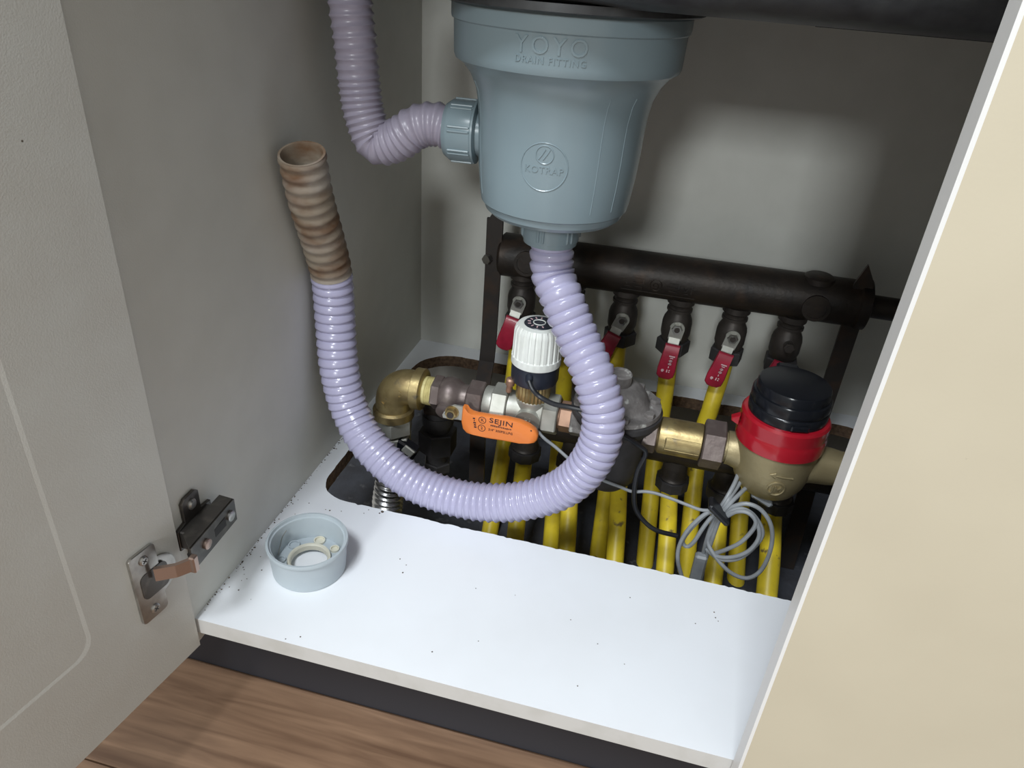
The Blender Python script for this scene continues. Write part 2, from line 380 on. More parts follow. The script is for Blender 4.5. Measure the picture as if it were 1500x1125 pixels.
for zq in (zA+.0085, zB-.0085):
    MB().lathe([(.0038, 0), (.0038, .0008), (.0028, .0016)], dpt(sc_, zq, .003), DN, 16).build('screw', M['screw'], door)
    mb = MB()
    for a in (PI/4, -PI/4): mb.box(dpt(sc_, zq, .0046), (.0042, .0006, .0006), Matrix.Rotation(0, 3, 'Z') @ Matrix((DD, DN, (0, 0, 1))).transposed() @ Matrix.Rotation(a, 3, 'Y'))
    mb.build('screw_slot', M['groove'], door, smooth=False)
# hinge arm: from the cup over to the bracket on the side panel
zc = zc+.0115; K0 = dpt(sc_-.004, zc-.003, .006); K1 = Vector((.0255, -.017, zc-.001))
K2 = Vector((.030, .075, zc))
print('K', K0, K1, K2)
mb = MB().strip([K0, K0.lerp(K1, .5)+Vector((.002, -.001, 0)), K1], (0, 0, 1), .0115, .003)
mb.box(K1, (.005, .006, .015), bev=.001); mb.build('hinge_link', M['rosy'], door, smooth=False)
# channel-shaped arm along the side panel
mb = MB(); xa = .0265
A0 = Vector((xa-.004, K1.y+.002, zc)); A1 = Vector((xa-.006, K1.y+.062, zc))
mb.strip([A0, A0.lerp(A1, .5), A1], (0, 0, 1), .021, .0016)
for sg in (-1, 1):
    prof = [A0+Vector((0, 0, sg*.0105)), A1+Vector((0, 0, sg*.0105)), A1+Vector((-.013, .001, sg*.0105)), A0+Vector((-.014, .012, sg*.0105))]
    mb.prism(prof, (0, 0, -sg*.0014))
mb.build('hinge_arm', M['hinged'], door, smooth=False)
MB().lathe([(.0042, 0), (.0042, .0022), (.003, .0028)], A0.lerp(A1, .30)+Vector((.0006, 0, 0)), (1, 0, 0), 14).build('adjusting_screw', M['rosy'], door)
MB().lathe([(.0045, 0), (.0045, .002), (.0032, .0026)], A0.lerp(A1, .86)+Vector((.0006, 0, 0)), (1, 0, 0), 14).build('adjusting_screw', M['screw'], door)
MB().box(A0.lerp(A1, .62)+Vector((.0009, 0, 0)), (.0006, .015, .008), bev=.0002).build('arm_slot', M['groove'], door, smooth=False)
mb = MB(); cy = A0.lerp(A1, .55).y
poly = [Vector((.0003, cy+dy, zc+dz)) for dy, dz in ((-.020, -.009), (-.020, .009), (-.010, .011), (-.010, .028), (-.006, .031), (.006, .031), (.010, .028), (.010, .011), (.022, .009), (.022, -.009), (.010, -.011), (.010, -.028), (.006, -.031), (-.006, -.031), (-.010, -.028), (-.010, -.011))]
mb.prism(poly, (.003, 0, 0), .0004); mb.box((.009, cy, zc), (.014, .036, .017), bev=.001)
mb.build('mounting_bracket', M['hinged'], door, smooth=False)
for dz in (-.022, .022): MB().lathe([(.0045, 0), (.0045, .0012), (.003, .0024)], (.0033, cy, zc+dz), (1, 0, 0), 16).build('bracket_screw', M['screw'], door)
# right door, closed
RX = .433
mb = MB().box((RX+.218, -.011, .329), (.436, .018, .712), bev=.0016)
mb.m = [0]*len(mb.f)
for i, f in enumerate(mb.f):
    c = sum((mb.v[k] for k in f), Vector())/len(f)
    n_ = (mb.v[f[1]]-mb.v[f[0]]).cross(mb.v[f[2]]-mb.v[f[0]]).normalized()
    if c.y < -.0199 and abs(n_.y) > .9: mb.m[i] = 1
rd = mb.build('door', [M['dooredge'], M['beige']], cab, smooth=False); rd['label'] = 'closed right door with a plain beige face and light grey edge'

# ------------------------------------------------------------------ counter and sink
ct = MB().box((CW/2, .27, CH+.02), (CW+.06, .60, .04), bev=.004).build('countertop', M['counter'], origin=(CW/2, .27, CH), smooth=False)
tag(ct, 'grey stone countertop slab lying on top of the sink cabinet', 'countertop')
SX, SY = .2225, .25
snk = thing('kitchen_sink', (.44, .30, .455), 'dark underside of the steel kitchen sink bowl above the grey drain strainer', 'sink')
def bowl():
    mb = MB(); rings = []
    for z, ins, r in ((.699, 0, .05), (.52, .006, .05), (.485, .016, .05), (.469, .034, .045), (.4625, .06, .035)):
        rings.append([(p[0], p[1], z) for p in rrect(.085+ins, .80-ins, .105+ins, .49-ins, r, 8)])
    n = len(rings[0]); mb.add([p for r_ in rings for p in r_], [])
    for i in range(len(rings)-1):
        for k in range(n): mb.f.append((i*n+k, i*n+(k+1) % n, (i+1)*n+(k+1) % n, (i+1)*n+k)); mb.m.append(0)
    mb.f.append(tuple((len(rings)-1)*n+k for k in range(n))); mb.m.append(0)
    mb.f.append(tuple(range(n))); mb.m.append(0)
    return mb
bowl().build('bowl', M['steel'], snk, ang=50)
MB().lathe([(.096, 0), (.098, .001), (.098, .006)], (SX, SY, .4572), (0, 0, 1), 48).build('drain_collar', M['steel'], snk)
MB().box((.57, .31, .4612), (.36, .20, .003), bev=.001).build('damping_pad', M['sinkpad'], snk, smooth=False)

# ------------------------------------------------------------------ drain strainer
stn = thing('drain_strainer', (SX, SY, .27), 'large grey plastic drain strainer body hanging under the sink', 'drain')
PROF = [(.046, .2995), (.0535, .3010), (.0575, .3045), (.0592, .3095), (.0600, .3100), (.0612, .3110), (.0625, .3180), (.0645, .3360), (.0658, .3560), (.0663, .3720), (.0672, .3860), (.0695, .3975), (.0740, .4075), (.0800, .4150), (.0858, .4185), (.0868, .4210),
        (.0870, .4240), (.0876, .4440), (.0878, .4445), (.0892, .4455), (.0896, .4475), (.0896, .4555), (.0886, .4570)]
def prad(z):
    for (r0, z0), (r1, z1) in zip(PROF, PROF[1:]):
        if z0 <= z <= z1: return r0+(r1-r0)*(z-z0)/(z1-z0)
    return PROF[-1][0]
body = MB().lathe(PROF, (SX, SY, 0), (0, 0, 1), 96).build('body', M['pvc'], stn, ang=28)
# faint mould seams
for a in (-53, -34, -150):
    t = math.radians(a); pts = [Vector((SX+math.cos(t)*(prad(z)-.0002), SY+math.sin(t)*(prad(z)-.0002), z)) for z in np.linspace(.318, .404, 30)]
    MB().tube(pts, .0005, 6).build('mould_seam', M['pvc'], stn)
# lettering moulded on: faces the camera
def onbody(zc, a0, tilt=0):
    def fn(x, y, e):
        z = zc+y; r = prad(z)+e; t = a0+x/prad(zc); return Vector((SX+r*math.cos(t), SY+r*math.sin(t), z))
    return fn
af = math.radians(-88)
mb = MB().text('YOYO', .0155, onbody(.4368, af), .0008, spread=1.25); mb.build('lettering', M['pvc'], stn, smooth=False)
mb = MB().text('DRAIN FITTING', .0062, onbody(.4280, af), .0006, spread=1.15); mb.build('lettering', M['pvc'], stn, smooth=False)
ab = math.radians(-89)
bz = .3535; fb = onbody(bz, ab)
def ringon(fn, r, tube, cx=0, cy=0, e=0):
    return [fn(cx+r*math.cos(t), cy+r*math.sin(t), e) for t in np.linspace(0, 2*PI, 49)]
mb = MB(); mb.tube(ringon(fb, .0178, 0), .0006, 6, cap=False); mb.tube(ringon(fb, .0066, 0, 0, .0092), .0006, 6, cap=False)
mb.text('KOTRAP', .0072, lambda x, y, e: fb(x, y-.0022, e), .0005, spread=1.1)
for dx in (-.0022, .0012): mb.tube([fb(dx-.0022, .0055, 0), fb(dx+.0004, .0092, 0), fb(dx+.0026, .0132, 0)], .0006, 6)
mb.build('badge', M['pvc'], stn, smooth=False)
# bottom nut
def ribbed(r, h, t): return r
mb = MB().lathe([(.0215, 0), (.0232, .0005), (.0234, .004), (.0245, .0045), (.0248, .0225), (.0248, .026)], (SX, SY, .2745), (0, 0, 1), 48)
bn = mb.build('bottom_nut', M['pvc'], stn)
for k in range(6):
    for dq in (-.09, .09):
        t = math.radians(-100+60*k)+dq; mb = MB().box((SX+.0250*math.cos(t), SY+.0250*math.sin(t), .2895), (.0018, .0022, .018), Matrix.Rotation(t, 3, 'Z'), bev=.0006); mb.build('grip_rib', M['pvc'], bn, smooth=False)
# side outlet pointing at the left panel
ox = .3595; adir = Vector((-1, -.06, 0)).normalized()
so = Vector((SX-.058, SY-.004, ox))
MB().lathe([(.0185, 0), (.0185, .034)], so, adir, 40).build('side_outlet', M['pvc'], stn)
nb = so+adir*.0095
mb = MB().lathe([(.0205, -.001), (.0249, 0), (.0251, .0015), (.0242, .0025), (.0242, .021), (.0225, .0235), (.0208, .0260), (.0195, .0262)], nb, adir, 48, cap=(True, True))
sn = mb.build('side_nut', M['pvc'], stn)
_, uu, vv = frame(adir)
for k in range(8):
    for dq in (-.07, .07):
        t = 2*PI*(k+.3)/8+dq; d = uu*math.cos(t)+vv*math.sin(t); 
        mb = MB().box(nb+adir*.0115+d*.0246, (.018, .0018, .0016), Matrix((adir, adir.cross(d), d)).transposed(), bev=.0005); mb.build('grip_rib', M['pvc'], sn, smooth=False)

# ------------------------------------------------------------------ hoses
def corrugated(pts, Rr, amp, pitch, step, pw=.7, seg=36, cap=False, pfun=None):
    P = spline(pts, step)
    ph = 0; phs = []
    for i in range(len(P)): phs.append(ph); ph += step/(pfun(i*step) if pfun else pitch)
    return MB().tube(P, lambda i: Rr-amp+amp*abs(math.sin(PI*phs[i]))**pw, seg, cap=cap), P
wx = .0255
left = [at(442, 226, x=wx+.002), at(455, 290, x=wx), at(473, 352, x=wx-.001), at(486, 405, x=wx-.002), at(491, 470, x=wx-.001), at(497, 540, x=wx+.004)]
loop = [at(513, 601, y=.218), at(545, 656, y=.206), at(603, 705, y=.197), at(680, 732, y=.194), at(757, 735, y=.193), at(825, 715, y=.194), at(868, 672, y=.194), at(884, 615, y=.199),
        at(871, 555, y=.208), at(847, 497, y=.223), at(823, 437, y=.235), at(809, 395, y=.246), Vector((SX+.001, SY, .288))]
dh = thing('drain_hose', left[0]-Vector((0, 0, .34)), 'lilac corrugated drain hose looping from the strainer bottom up to its stained open end', 'hose')
def lpitch(t):
    K = ((0, .0104), (.17, .0104), (.19, .0096), (.36, .0084), (.44, .0072), (.66, .0072), (.74, .0082), (.84, .0094), (1, .0094))
    for (a, p), (b, q) in zip(K, K[1:]):
        if a <= t <= b: return p+(q-p)*(t-a)/(b-a)
full = ridged(left+loop, lpitch)
cut = min(range(len(full)), key=lambda i: (full[i]-left[3]).length)//8*8
NF = len(full)-cut
def rr_clean(i):
    t = i/NF; k = min(1, max(0, abs(t-.42)/.22-.35))      # flat bands along the bottom, round lobes on the risers
    lobe = (.10, .45, .66, .80, .90, .97, 1, .55)[i % 8]; band = (.40, .36, .36, .38, .46, .75, 1, .66)[i % 8]
    return .0195-.0026*(1-(lobe*k+band*(1-k)))
MB().tube(full[cut:], rr_clean, 40, cap=False).build('hose', M['hose'], dh, ang=75)
hs_ = full[:cut+2]
def rr_old(i): return .0195-.0015+.0015*(.5+.5*math.sin(2*PI*i/8))
mb = MB().tube(hs_, rr_old, 40, cap=False); T0 = (hs_[1]-hs_[0]).normalized()
# open mouth: rim and inner bore
_, u0, v0 = frame(-T0)
b0 = len(mb.v)
mb.lathe([(rr_old(0), 0), (.0188, .0008), (.0168, .0008), (.0162, -.001), (.0160, -.06)], hs_[0], -T0, 40, cap=(False, False))
se = mb.build('stained_end', M['stain'], dh, ang=60); se['label'] = 'brown stained open end of the hose'
MB().lathe([(.0161, 0), (.0161, .001)], hs_[0]+T0*.055, T0, 24).build('bore_bottom', M['hosein'], dh)
# upper (overflow) hose
uh = [Vector((.052, .246, .50)), at(513, -10, y=.246), at(520, 60, y=.246), at(527, 128, y=.246), at(535, 172, y=.245), at(552, 209, y=.244), at(582, 205, y=.243), at(611, 186, y=.243), at(638, 182, y=.244), nb+adir*.018]
P = ridged(uh, lambda t: .0078 if t < .45 else (.0056 if t < .8 else .0074))
def rr_up(i):
    k = i % 8; return .0180-(0, .0005, .0012, .0016, .0018, .0016, .0012, .0005)[k]
mb = MB().tube(P, rr_up, 36, cap=False); oh = mb.build('overflow_hose', M['hose2'], origin=P[len(P)//2], ang=60)
tag(oh, 'greyish lilac corrugated hose from above bending into the strainer side outlet', 'hose')

# ------------------------------------------------------------------ loose cap on the shelf
cc = at(450, 790, z=.032); cx, cy = cc.x, cc.y
cp = thing('strainer_cap', (cx, cy, 0), 'round light grey plastic ring cap lying open on the white shelf board', 'cap')
MB().lathe([(.0195, 0), (.0312, 0), (.0322, .001), (.0338, .0285), (.0352, .0290), (.0355, .0315), (.0350, .0325), (.0332, .0325), (.0325, .0300), (.0312, .0295), (.0307, .0270), (.0298, .0075), (.0195, .0075), (.0195, 0)], (cx, cy, 0), (0, 0, 1), 72, cap=(False, False)).build('cap_body', M['pvc2'], cp)
MB().lathe([(.0160, .0045), (.0188, .0045), (.0192, .0070), (.0188, .0105), (.0170, .0105), (.0160, .0095), (.0160, .0045)], (cx, cy, 0), (0, 0, 1), 48, cap=(False, False)).build('gasket_ring', M['cream'], cp)
for a, rr, mm in ((95, .0052, 'cream'), (50, .0042, 'cream'), (150, .0052, 'pvc2'), (200, .0042, 'pvc2'), (-60, .0042, 'pvc2')):
    t = math.radians(a); q = (cx+.0245*math.cos(t), cy+.0245*math.sin(t), .0075)
    MB().lathe([(rr, 0), (rr, .002), (rr-.0010, .002), (rr-.0010, .0003)], q, (0, 0, 1), 24, cap=(False, True)).build('clip_boss', M[mm], cp)
mb = MB(); mb.tube(spline([(cx+.0285*math.cos(a), cy+.0285*math.sin(a), z) for a, z in ((2.75, .026), (2.95, .022), (3.1, .015), (3.3, .009))], .001), .0005, 6)
mb.build('wire_spring', M['screw'], cp)

# ------------------------------------------------------------------ upper manifold
MY, MZ, MR = .45, .1805, .0255
mf = thing('heating_manifold', (.33, MY, .10), 'dark bronze heating manifold with red-handled valves along the back board', 'manifold')
mb = MB().lathe([(.020, 0), (.0225, .001), (.0255, .004), (.0255, .397), (.0275, .399), (.0275, .409), (.022, .411)], (.131, MY, MZ), (1, 0, .012), 40)
mb.lathe([(.0125, 0), (.0125, .085)], (.535, MY, MZ+.004), (1, 0, 0), 24); mb.hexa((.578, MY, MZ+.004), (1, 0, 0), .019, .022)
mb.lathe([(.016, 0), (.016, .006), (.013, .008)], (.485, MY-.004, MZ+.024), (0, 0, 1), 20)
mb.build('pipe', M['bronze'], mf)
for xx in (.168, .486):
    mb = MB().lathe([(.0145, 0), (.0145, .003), (.011, .003), (.011, .0018)], (xx, MY-.0245, MZ+.002), (0, -1, .05), 28); mb.build('round_boss', M['bronze'], mf)
# cast lettering relief, unreadable marks
mb = MB()
def onpipe(x, z): a = z/MR; return Vector((.318+x, MY-MR*math.cos(a)-.0001, MZ-.001+MR*math.sin(a)))
def stroke(pts): mb.tube([onpipe(*p) for p in pts], .0007, 5)
for (x0, z0, x1, z1) in ((-.034, .004, -.034, -.002), (-.037, .000, -.030, .001), (-.036, -.004, -.030, -.0045), (-.026, .006, -.016, .006), (-.016, .006, -.016, .001), (-.027, .001, -.014, .001), (-.025, -.0035, -.016, -.0035), (-.0165, -.0035, -.0165, -.007),
                         (.012, .006, .023, .006), (.023, .006, .023, .001), (.010, .001, .024, .001), (.013, -.003, .022, -.004), (.028, .004, .031, -.002), (.031, -.002, .034, .004), (.037, .006, .037, -.004), (.037, .001, .040, .001), (.029, -.004, .034, -.004)):
    stroke([(x0, z0), ((x0+x1)/2, (z0+z1)/2), (x1, z1)])
stroke([(-.002+.0065*math.cos(t), .001+.0065*math.sin(t)) for t in np.linspace(0, 2*PI, 21)])
stroke([(-.002+.0028*math.cos(t), .001+.0028*math.sin(t)) for t in np.linspace(0, 2*PI, 13)])
for zz in (.010, -.009): stroke([(-.04, zz), (0, zz), (.042, zz)])
mb.build('cast_mark', M['bronze'], mf)
# brackets
mb = MB()
mb.strip([(.1255, .437, .226), (.126, .437, .16), at(716, 500, y=.437), at(713, 530, y=.437), at(703, 585, y=.385), at(701, 610, y=.368), at(697, 740, y=.352), at(694, 800, y=.345)], (1, .0, 0), .019, .004)
mb.prism([(.1165, .438, .20), (.1165, .438, .222), (.122, .438, .232), (.135, .438, .236), (.135, .438, .20)], (0, -.004, 0))
mb.build('bracket', M['iron'], mf, smooth=False)
mb = MB(); mb.strip([(.528, .437, .200), (.528, .437, .03), (.527, .39, -.02), (.527, .37, -.13)], (1, 0, 0), .019, .004)
mb.prism([(.5185, .44, .195), (.5185, .44, .212), (.526, .44, .234), (.5375, .44, .214), (.5375, .44, .195)], (0, -.004, 0))
mb.build('bracket', M['iron'], mf, smooth=False)
mb = MB().hexa((.1205, .434, .178), (-.3, -1, 0), .006, .006); mb.build('bracket_bolt', M['screw'], mf)
# valves
VX = [.161, .222, .284, .347, .409, .470]
ang = [13, 12, 20, 4, 11, 14]      # swing of each lever from straight down, to the left
VB = []
for i, x in enumerate(VX):
    b0 = Vector((x, MY-.002, 0))
    mb = MB().lathe([(.0155, .1625), (.0155, .1560), (.0140, .1550), (.0130, .1535), (.0130, .1500), (.0145, .1495), (.0145, .1465), (.0125, .1455), (.0130, .1430), (.0160, .1370), (.0170, .1320), (.0170, .1180), (.0155, .1130), (.0140, .1060)][::-1], b0, (0, 0, 1), 28)
    vb = mb.build('valve_body', M['bronze2'], mf)
    MB().hexa(b0+Vector((0, 0, .0930)), (0, 0, 1), .0195, .0165, .2*i).build('compression_nut', M['castd'], vb)
    piv = Vector((x+.001, MY-.0170, .1310)); a = math.radians(ang[i])
    dn = Vector((-math.sin(a), 0, -math.cos(a))); sd = Vector((math.cos(a), 0, -math.sin(a))); fr = Vector((0, -1, 0))
    MB().lathe([(.006, 0), (.006, .008)], piv+Vector((0, .006, 0)), fr, 16).build('stem', M['bronze2'], vb)
    def lp(s, d, f=0): return piv+sd*s+dn*d+fr*f
    if i != 5:
        pts = [lp(-.0075, .014, .003), lp(-.0075, .001, .003)]+[lp(.0085*math.cos(t), -.0085*math.sin(t), .003) for t in np.linspace(PI*.95, 0, 9)]+[lp(.0075, .014, .003)]
        MB().prism(pts, fr*.0016).build('lever_plate', M['zinc'], vb, smooth=False)
        MB().strip([lp(0, .012, .0038), lp(0, .018, .006), lp(0, .024, .010)], sd, .0125, .0016).build('lever_neck', M['zinc'], vb, smooth=False)
    MB().hexa(lp(0, 0, .0046), fr, .0062, .0042).build('lever_nut', M['screw' if i != 5 else 'bronze2'], vb)
    MB().lathe([(.0032, 0), (.0032, .0016)], lp(0, 0, .0080), fr, 12).build('stem_end', M['bronze2'], vb)
    # red sleeve
    out = [(-.0085, .017), (-.0092, .030), (-.0105, .048), (-.0098, .057), (-.006, .0605), (0, .0615), (.006, .0605), (.0098, .057), (.0105, .048), (.0092, .030), (.0085, .017)]
    f0 = .0085
    MB().prism([lp(s, d, f0+(.002 if d > .03 else 0)) for s, d in out], fr*.0062, .0016).build('red_sleeve', M['red'], vb, ang=50)
    if i in (3, 4):
        mb = MB(); ff = f0+.0084
        def mk(s0, d0, s1, d1): mb.box((lp(s0, d0, ff)+lp(s1, d1, ff))/2, (abs(s1-s0)+.0001, abs(d1-d0)+.0001, .0003), Matrix((sd, dn, fr)).transposed())
        for s0, d0, s1, d1 in ((-.001, .0290, .0055, .0304), (.0005, .0316, .0040, .0325), (-.0002, .0345, .0038, .0353), (-.0002, .0362, .0038, .0370), (-.0002, .0345, .0006, .0370), (.0032, .0345, .0038, .0370), (-.0002, .0385, .0038, .0393), (-.0002, .0402, .0038, .0410), (-.0002, .0385, .0006, .0410), (.0032, .0385, .0038, .0410), (.0010, .0428, .0018, .0452), (.0002, .0475, .0012, .0510), (.0026, .0475, .0040, .0485), (.0026, .0498, .0040, .0508), (-.0055, .0480, -.0030, .0490), (-.0060, .0492, -.0026, .0502), (-.0052, .0506, -.0034, .0514)): mk(s0, d0, s1, d1)
        mb.build('white_print', M['whiteink'], vb, smooth=False)
    VB.append(b0+Vector((0, 0, .095)))

# ------------------------------------------------------------------ lower manifold
LY, LZ = .345, .029
lm = thing('lower_manifold', (.32, LY, LZ-.06), 'lower brown manifold pipe hidden behind the water meter pipework', 'manifold')
mb = MB().lathe([(.017, 0), (.0205, .003), (.0205, .47), (.017, .473)], (.078, LY, LZ), (1, 0, 0), 32); mb.build('pipe', M['bronze'], lm)
mb = MB().lathe([(.0175, .040), (.0175, .014), (.0150, .012), (.0150, 0)][::-1], (.092, LY, LZ-.040), (0, 0, 1), 28); mb.lathe([(.019, 0), (.019, .012)], (.092, LY-.0, LZ-.030), (0, 0, 1), 28)
mb.hexa((.092, LY, LZ-.070), (0, 0, 1), .0235, .030); mb.lathe([(.012, 0), (.012, .040)], (.092, LY, LZ-.108), (0, 0, 1), 20); mb.hexa((.092, LY, LZ-.100), (0, 0, 1), .0175, .014, .3)
mb.build('drain_cock', M['castd'], lm)
FXS = [.201, .258, .315, .373, .430, .487]
FB = []
for i, x in enumerate(FXS):
    mb = MB().lathe([(.013, -.052), (.0165, -.050), (.0170, -.040), (.0150, -.037), (.0140, -.035), (.0145, -.030), (.0135, -.027), (.0135, -.012)], (x, LY-.004, LZ), (0, 0, 1), 26)
    nt = mb.build('port_fitting', M['bronze2'], lm)
    MB().lathe([(.0172, 0), (.0185, .001), (.0185, .013), (.0172, .014)], (x, LY-.004, LZ-.052), (0, 0, 1), 20, rf=lambda r, h, t: r*(1+.03*math.cos(10*t))).build('ribbed_nut', M['castd'], nt)
    FB.append(Vector((x, LY-.004, LZ-.050)))

# ------------------------------------------------------------------ yellow pipes
fe = [(755, 785), (830, 806), (900, 828), (973, 846), (1043, 866), (1122, 882)]
be = [(718, 777), (807, 800), (875, 818), (943, 838), (1003, 853), (1076, 875)]
ordn = ['first', 'second', 'third', 'fourth', 'fifth', 'sixth']
for i in range(6):
    e = at(*fe[i], y=.262); a = FB[i]; d = (e-a); d = d/abs(d.z); endp = e+d*max(0, e.z-(FZ-.003)); 
    if endp.z > FZ: endp = Vector((endp.x, endp.y, FZ-.003))
    P = spline([a+Vector((0, 0, .008)), a+Vector((0, 0, -.012)), a.lerp(e, .55), e, endp], .008)
    o = MB().tube(P, .0098 if i < 5 else .0112, 20).build('heating_pipe', M['yellow'], origin=endp)
    tag(o, f'yellow plastic pipe in the front row, {ordn[i]} from the left, below the lower manifold', 'pipe', 'yellow heating pipes')
mids = [(738, 655), (815, 690), (890, 700), (960, 668), (1022, 668), (1090, 690)]
for i in range(6):
    a = VB[i]; m_ = at(*mids[i], y=.405); e = at(*be[i], y=.318); d = (e-m_); d = d/abs(d.z); endp = e+d*max(0, e.z-(FZ-.003))
    P = spline([a+Vector((0, 0, .004)), a+Vector((0, -.001, -.02)), a.lerp(m_, .5)+Vector((0, .004, 0)), m_, e, endp], .008)
    o = MB().tube(P, .0102, 20).build('heating_pipe', M['yellow'], origin=endp)
    tag(o, f'yellow plastic pipe in the back row, {ordn[i]} from the left, below a red-handled valve', 'pipe', 'yellow heating pipes')

# ------------------------------------------------------------------ water line: elbow, valve, zone valve, regulator, meter
TY, TZ = .27, .088
X = Vector((1, 0, 0))
# brass elbow
eb = thing('brass_elbow', (.068, TY, .044), 'brass pipe elbow turning down beside the drain hose', 'pipe elbow')
ec = Vector((.0665, TY, .0)); rad = .020
arc = [Vector((.0665+rad-rad*math.cos(t), TY, TZ-rad+rad*math.sin(t))) for t in np.linspace(0, PI/2, 14)]
pts = [Vector((.0665, TY, .056))]+arc+[Vector((.096, TY, TZ))]
MB().tube(pts, .0188, 32).build('bend', M['brass'], eb)
MB().lathe([(.0200, 0), (.0222, .001), (.0222, .010), (.0195, .0115)], (.0905, TY, TZ), X, 32).build('collar', M['brass'], eb)
MB().lathe([(.0200, 0), (.0222, .001), (.0222, .010), (.0195, .0115)][::-1] if False else [(.0200, -.0005), (.0222, .001), (.0222, .0095), (.0195, .0115)], (.0665, TY, .0485), (0, 0, 1), 32).build('collar', M['brass'], eb)
mb = MB(); mb.text('Y', .011, lambda x, y, e: Vector((.0640+x*.95-y*.2, TY-.0186-e+abs(x)*.1, .0715+y+x*.2)), .0008)
mb.text('3', .010, lambda x, y, e: Vector((.0815+x, TY-.0186-e+max(0, abs(y)-.002)*.2, .0880+y)), .0008); mb.build('cast_letter', M['brass'], eb, smooth=False)
# riser below: chrome nut and flexible steel hose
rs = thing('flexible_riser', (.064, .268, FZ), 'ribbed stainless steel flexible pipe under the brass elbow', 'pipe')
MB().hexa((.0665, TY, .030), (0, 0, 1), .0215, .018, .25).build('nut', M['zinc'], rs)
MB().hexa((.0670, TY-.001, .012), (.02, 0, 1), .0190, .015, .1).build('nut', M['zinc'], rs)
P = spline([(.067, TY, .016), (.066, TY-.004, -.02), (.062, TY-.010, -.06), (.058, TY-.014, FZ-.001)], .001)
MB().tube(P, lambda i: .0165+.0015*math.sin(2*PI*i*.001/.0062), 32).build('steel_hose', M['flex'], rs, ang=60)
bc = at(596, 655, y=.262); mb = MB().box(bc, (.026, .014, .014), Matrix.Rotation(.5, 3, 'Y'), bev=.002); mb.build('black_clip', M['black'], rs, smooth=False)
mb = MB().box(at(598, 661, y=.250), (.013, .003, .010), Matrix.Rotation(.6, 3, 'Y'), bev=.001); mb.build('steel_tag', M['zinc'], rs, smooth=False)
# ball valve
bv = thing('ball_valve', (.135, TY, TZ-.024), 'purple-brown ball valve with an orange lever handle beside the brass elbow', 'valve')
mb = MB().lathe([(.0148, 0), (.0148, .004)]+[(.0152 if k % 2 else .0142, .004+.0009*k) for k in range(8)]+[(.0150, .0115)], (.101, TY, TZ), X, 28); mb.build('threaded_nipple', M['seal'], bv)
mb = MB().hexa((.1120, TY, TZ), X, .0185, .010, .2); mb.lathe([(.0150, 0), (.0180, .004), (.0195, .010), (.0180, .017), (.0150, .021), (.0138, .024), (.0138, .029), (.0150, .030), (.0150, .033)], (.120, TY, TZ), X, 32)
mb.lathe([(.010, 0), (.010, .022), (.0075, .023)], (.131, TY, TZ-.003), (0, -1, -.30), 20); mb.build('body', M['plum'], bv)
MB().hexa((.1505, TY, TZ), X, .0205, .0165, .25).build('end_hex', M['plum'], bv)
LYP = .238
pv = at(662, 604, y=LYP); 
def lev(pts, y=LYP): return [at(u, v, y=y) for u, v in pts]
MB().prism(lev([(649, 606), (651, 602), (657, 599), (660, 594), (666, 592), (684, 596), (684, 616), (672, 613), (660, 612), (650, 610)], LYP+.003), (0, -.0022, 0)).build('lever_plate', M['zinc'], bv, smooth=False)
mb = MB().lathe([(.0072, 0), (.0072, .0015)], pv+Vector((0, .001, 0)), (0, -1, 0), 20); mb.hexa(pv+Vector((0, -.0005, 0)), (0, -1, 0), .0062, .005); mb.build('lever_nut', M['brass'], bv)
MB().lathe([(.0035, 0), (.0035, .002)], pv+Vector((0, -.0045, 0)), (0, -1, 0), 12).build('stem_end', M['bronze2'], bv)
hp = [(681, 591), (684, 592), (687, 597), (692, 600), (700, 602), (722, 605), (745, 608), (765, 613), (778, 619), (786, 625), (790, 632), (789, 639), (785, 643), (778, 644), (765, 644), (740, 640), (715, 636), (695, 631), (686, 628), (681, 622), (679, 612), (680, 601)]
hd = MB().prism(lev(hp, LYP+.003), (0, -.0085, 0), .0014).build('lever_sleeve', M['orange'], bv, ang=50)
fp = LYP-.0057
def ontxt(u, v, u2, v2):
    o = at(u, v, y=fp); a = (at(u2, v2, y=fp)-o).normalized(); up = Vector((0, -1, 0)).cross(a); up = up if up.z > 0 else -up
    return lambda x, y, e: o+a*x+up*y+Vector((0, -e, 0))
mb = MB()
fn_ = ontxt(734, 619.6, 753, 624); mb.text('SEJIN', .0078, lambda x, y, e: fn_(x*1.35, y, e), .00015, spread=1.05)
mb.text('3/4" 300PSI,LPG', .0036, ontxt(733, 632.6, 752, 636.4), .00015, spread=1.05)
fn = ontxt(706.5, 615.5, 726, 618.5)
mb.tube(ringon(fn, .0036, 0), .0003, 5, cap=False); mb.text('K', .005, fn, .00015)
fn = ontxt(705.5, 627, 725, 630)
mb.tube(ringon(fn, .0036, 0), .0003, 5, cap=False); mb.text('2', .0045, fn, .00015)
fn = ontxt(695, 618, 695.6, 622)
for dx, ln in ((-.004, .0022), (-.0015, .0008), (.001, .0026), (.0035, .0020), (.006, .0024)): mb.box(fn(dx, 0, 0), (.0017, .0003, ln) if False else (ln, .0003, .0014))
fn = ontxt(734.5, 626.6, 753, 630.6)
rq = random.Random(5)
for k in range(12): mb.box(fn(-.0105+.0018*k, rq.uniform(-.0002, .0002), 0), (.0012, .0003, rq.uniform(.0009, .0017)))
mb.build('black_print', M['ink'], bv, smooth=False)
MB().lathe([(.0008, 0), (.0008, .0002)], at(778, 631, y=fp), (0, -1, 0), 8).build('pin_hole', M['groove'], bv)
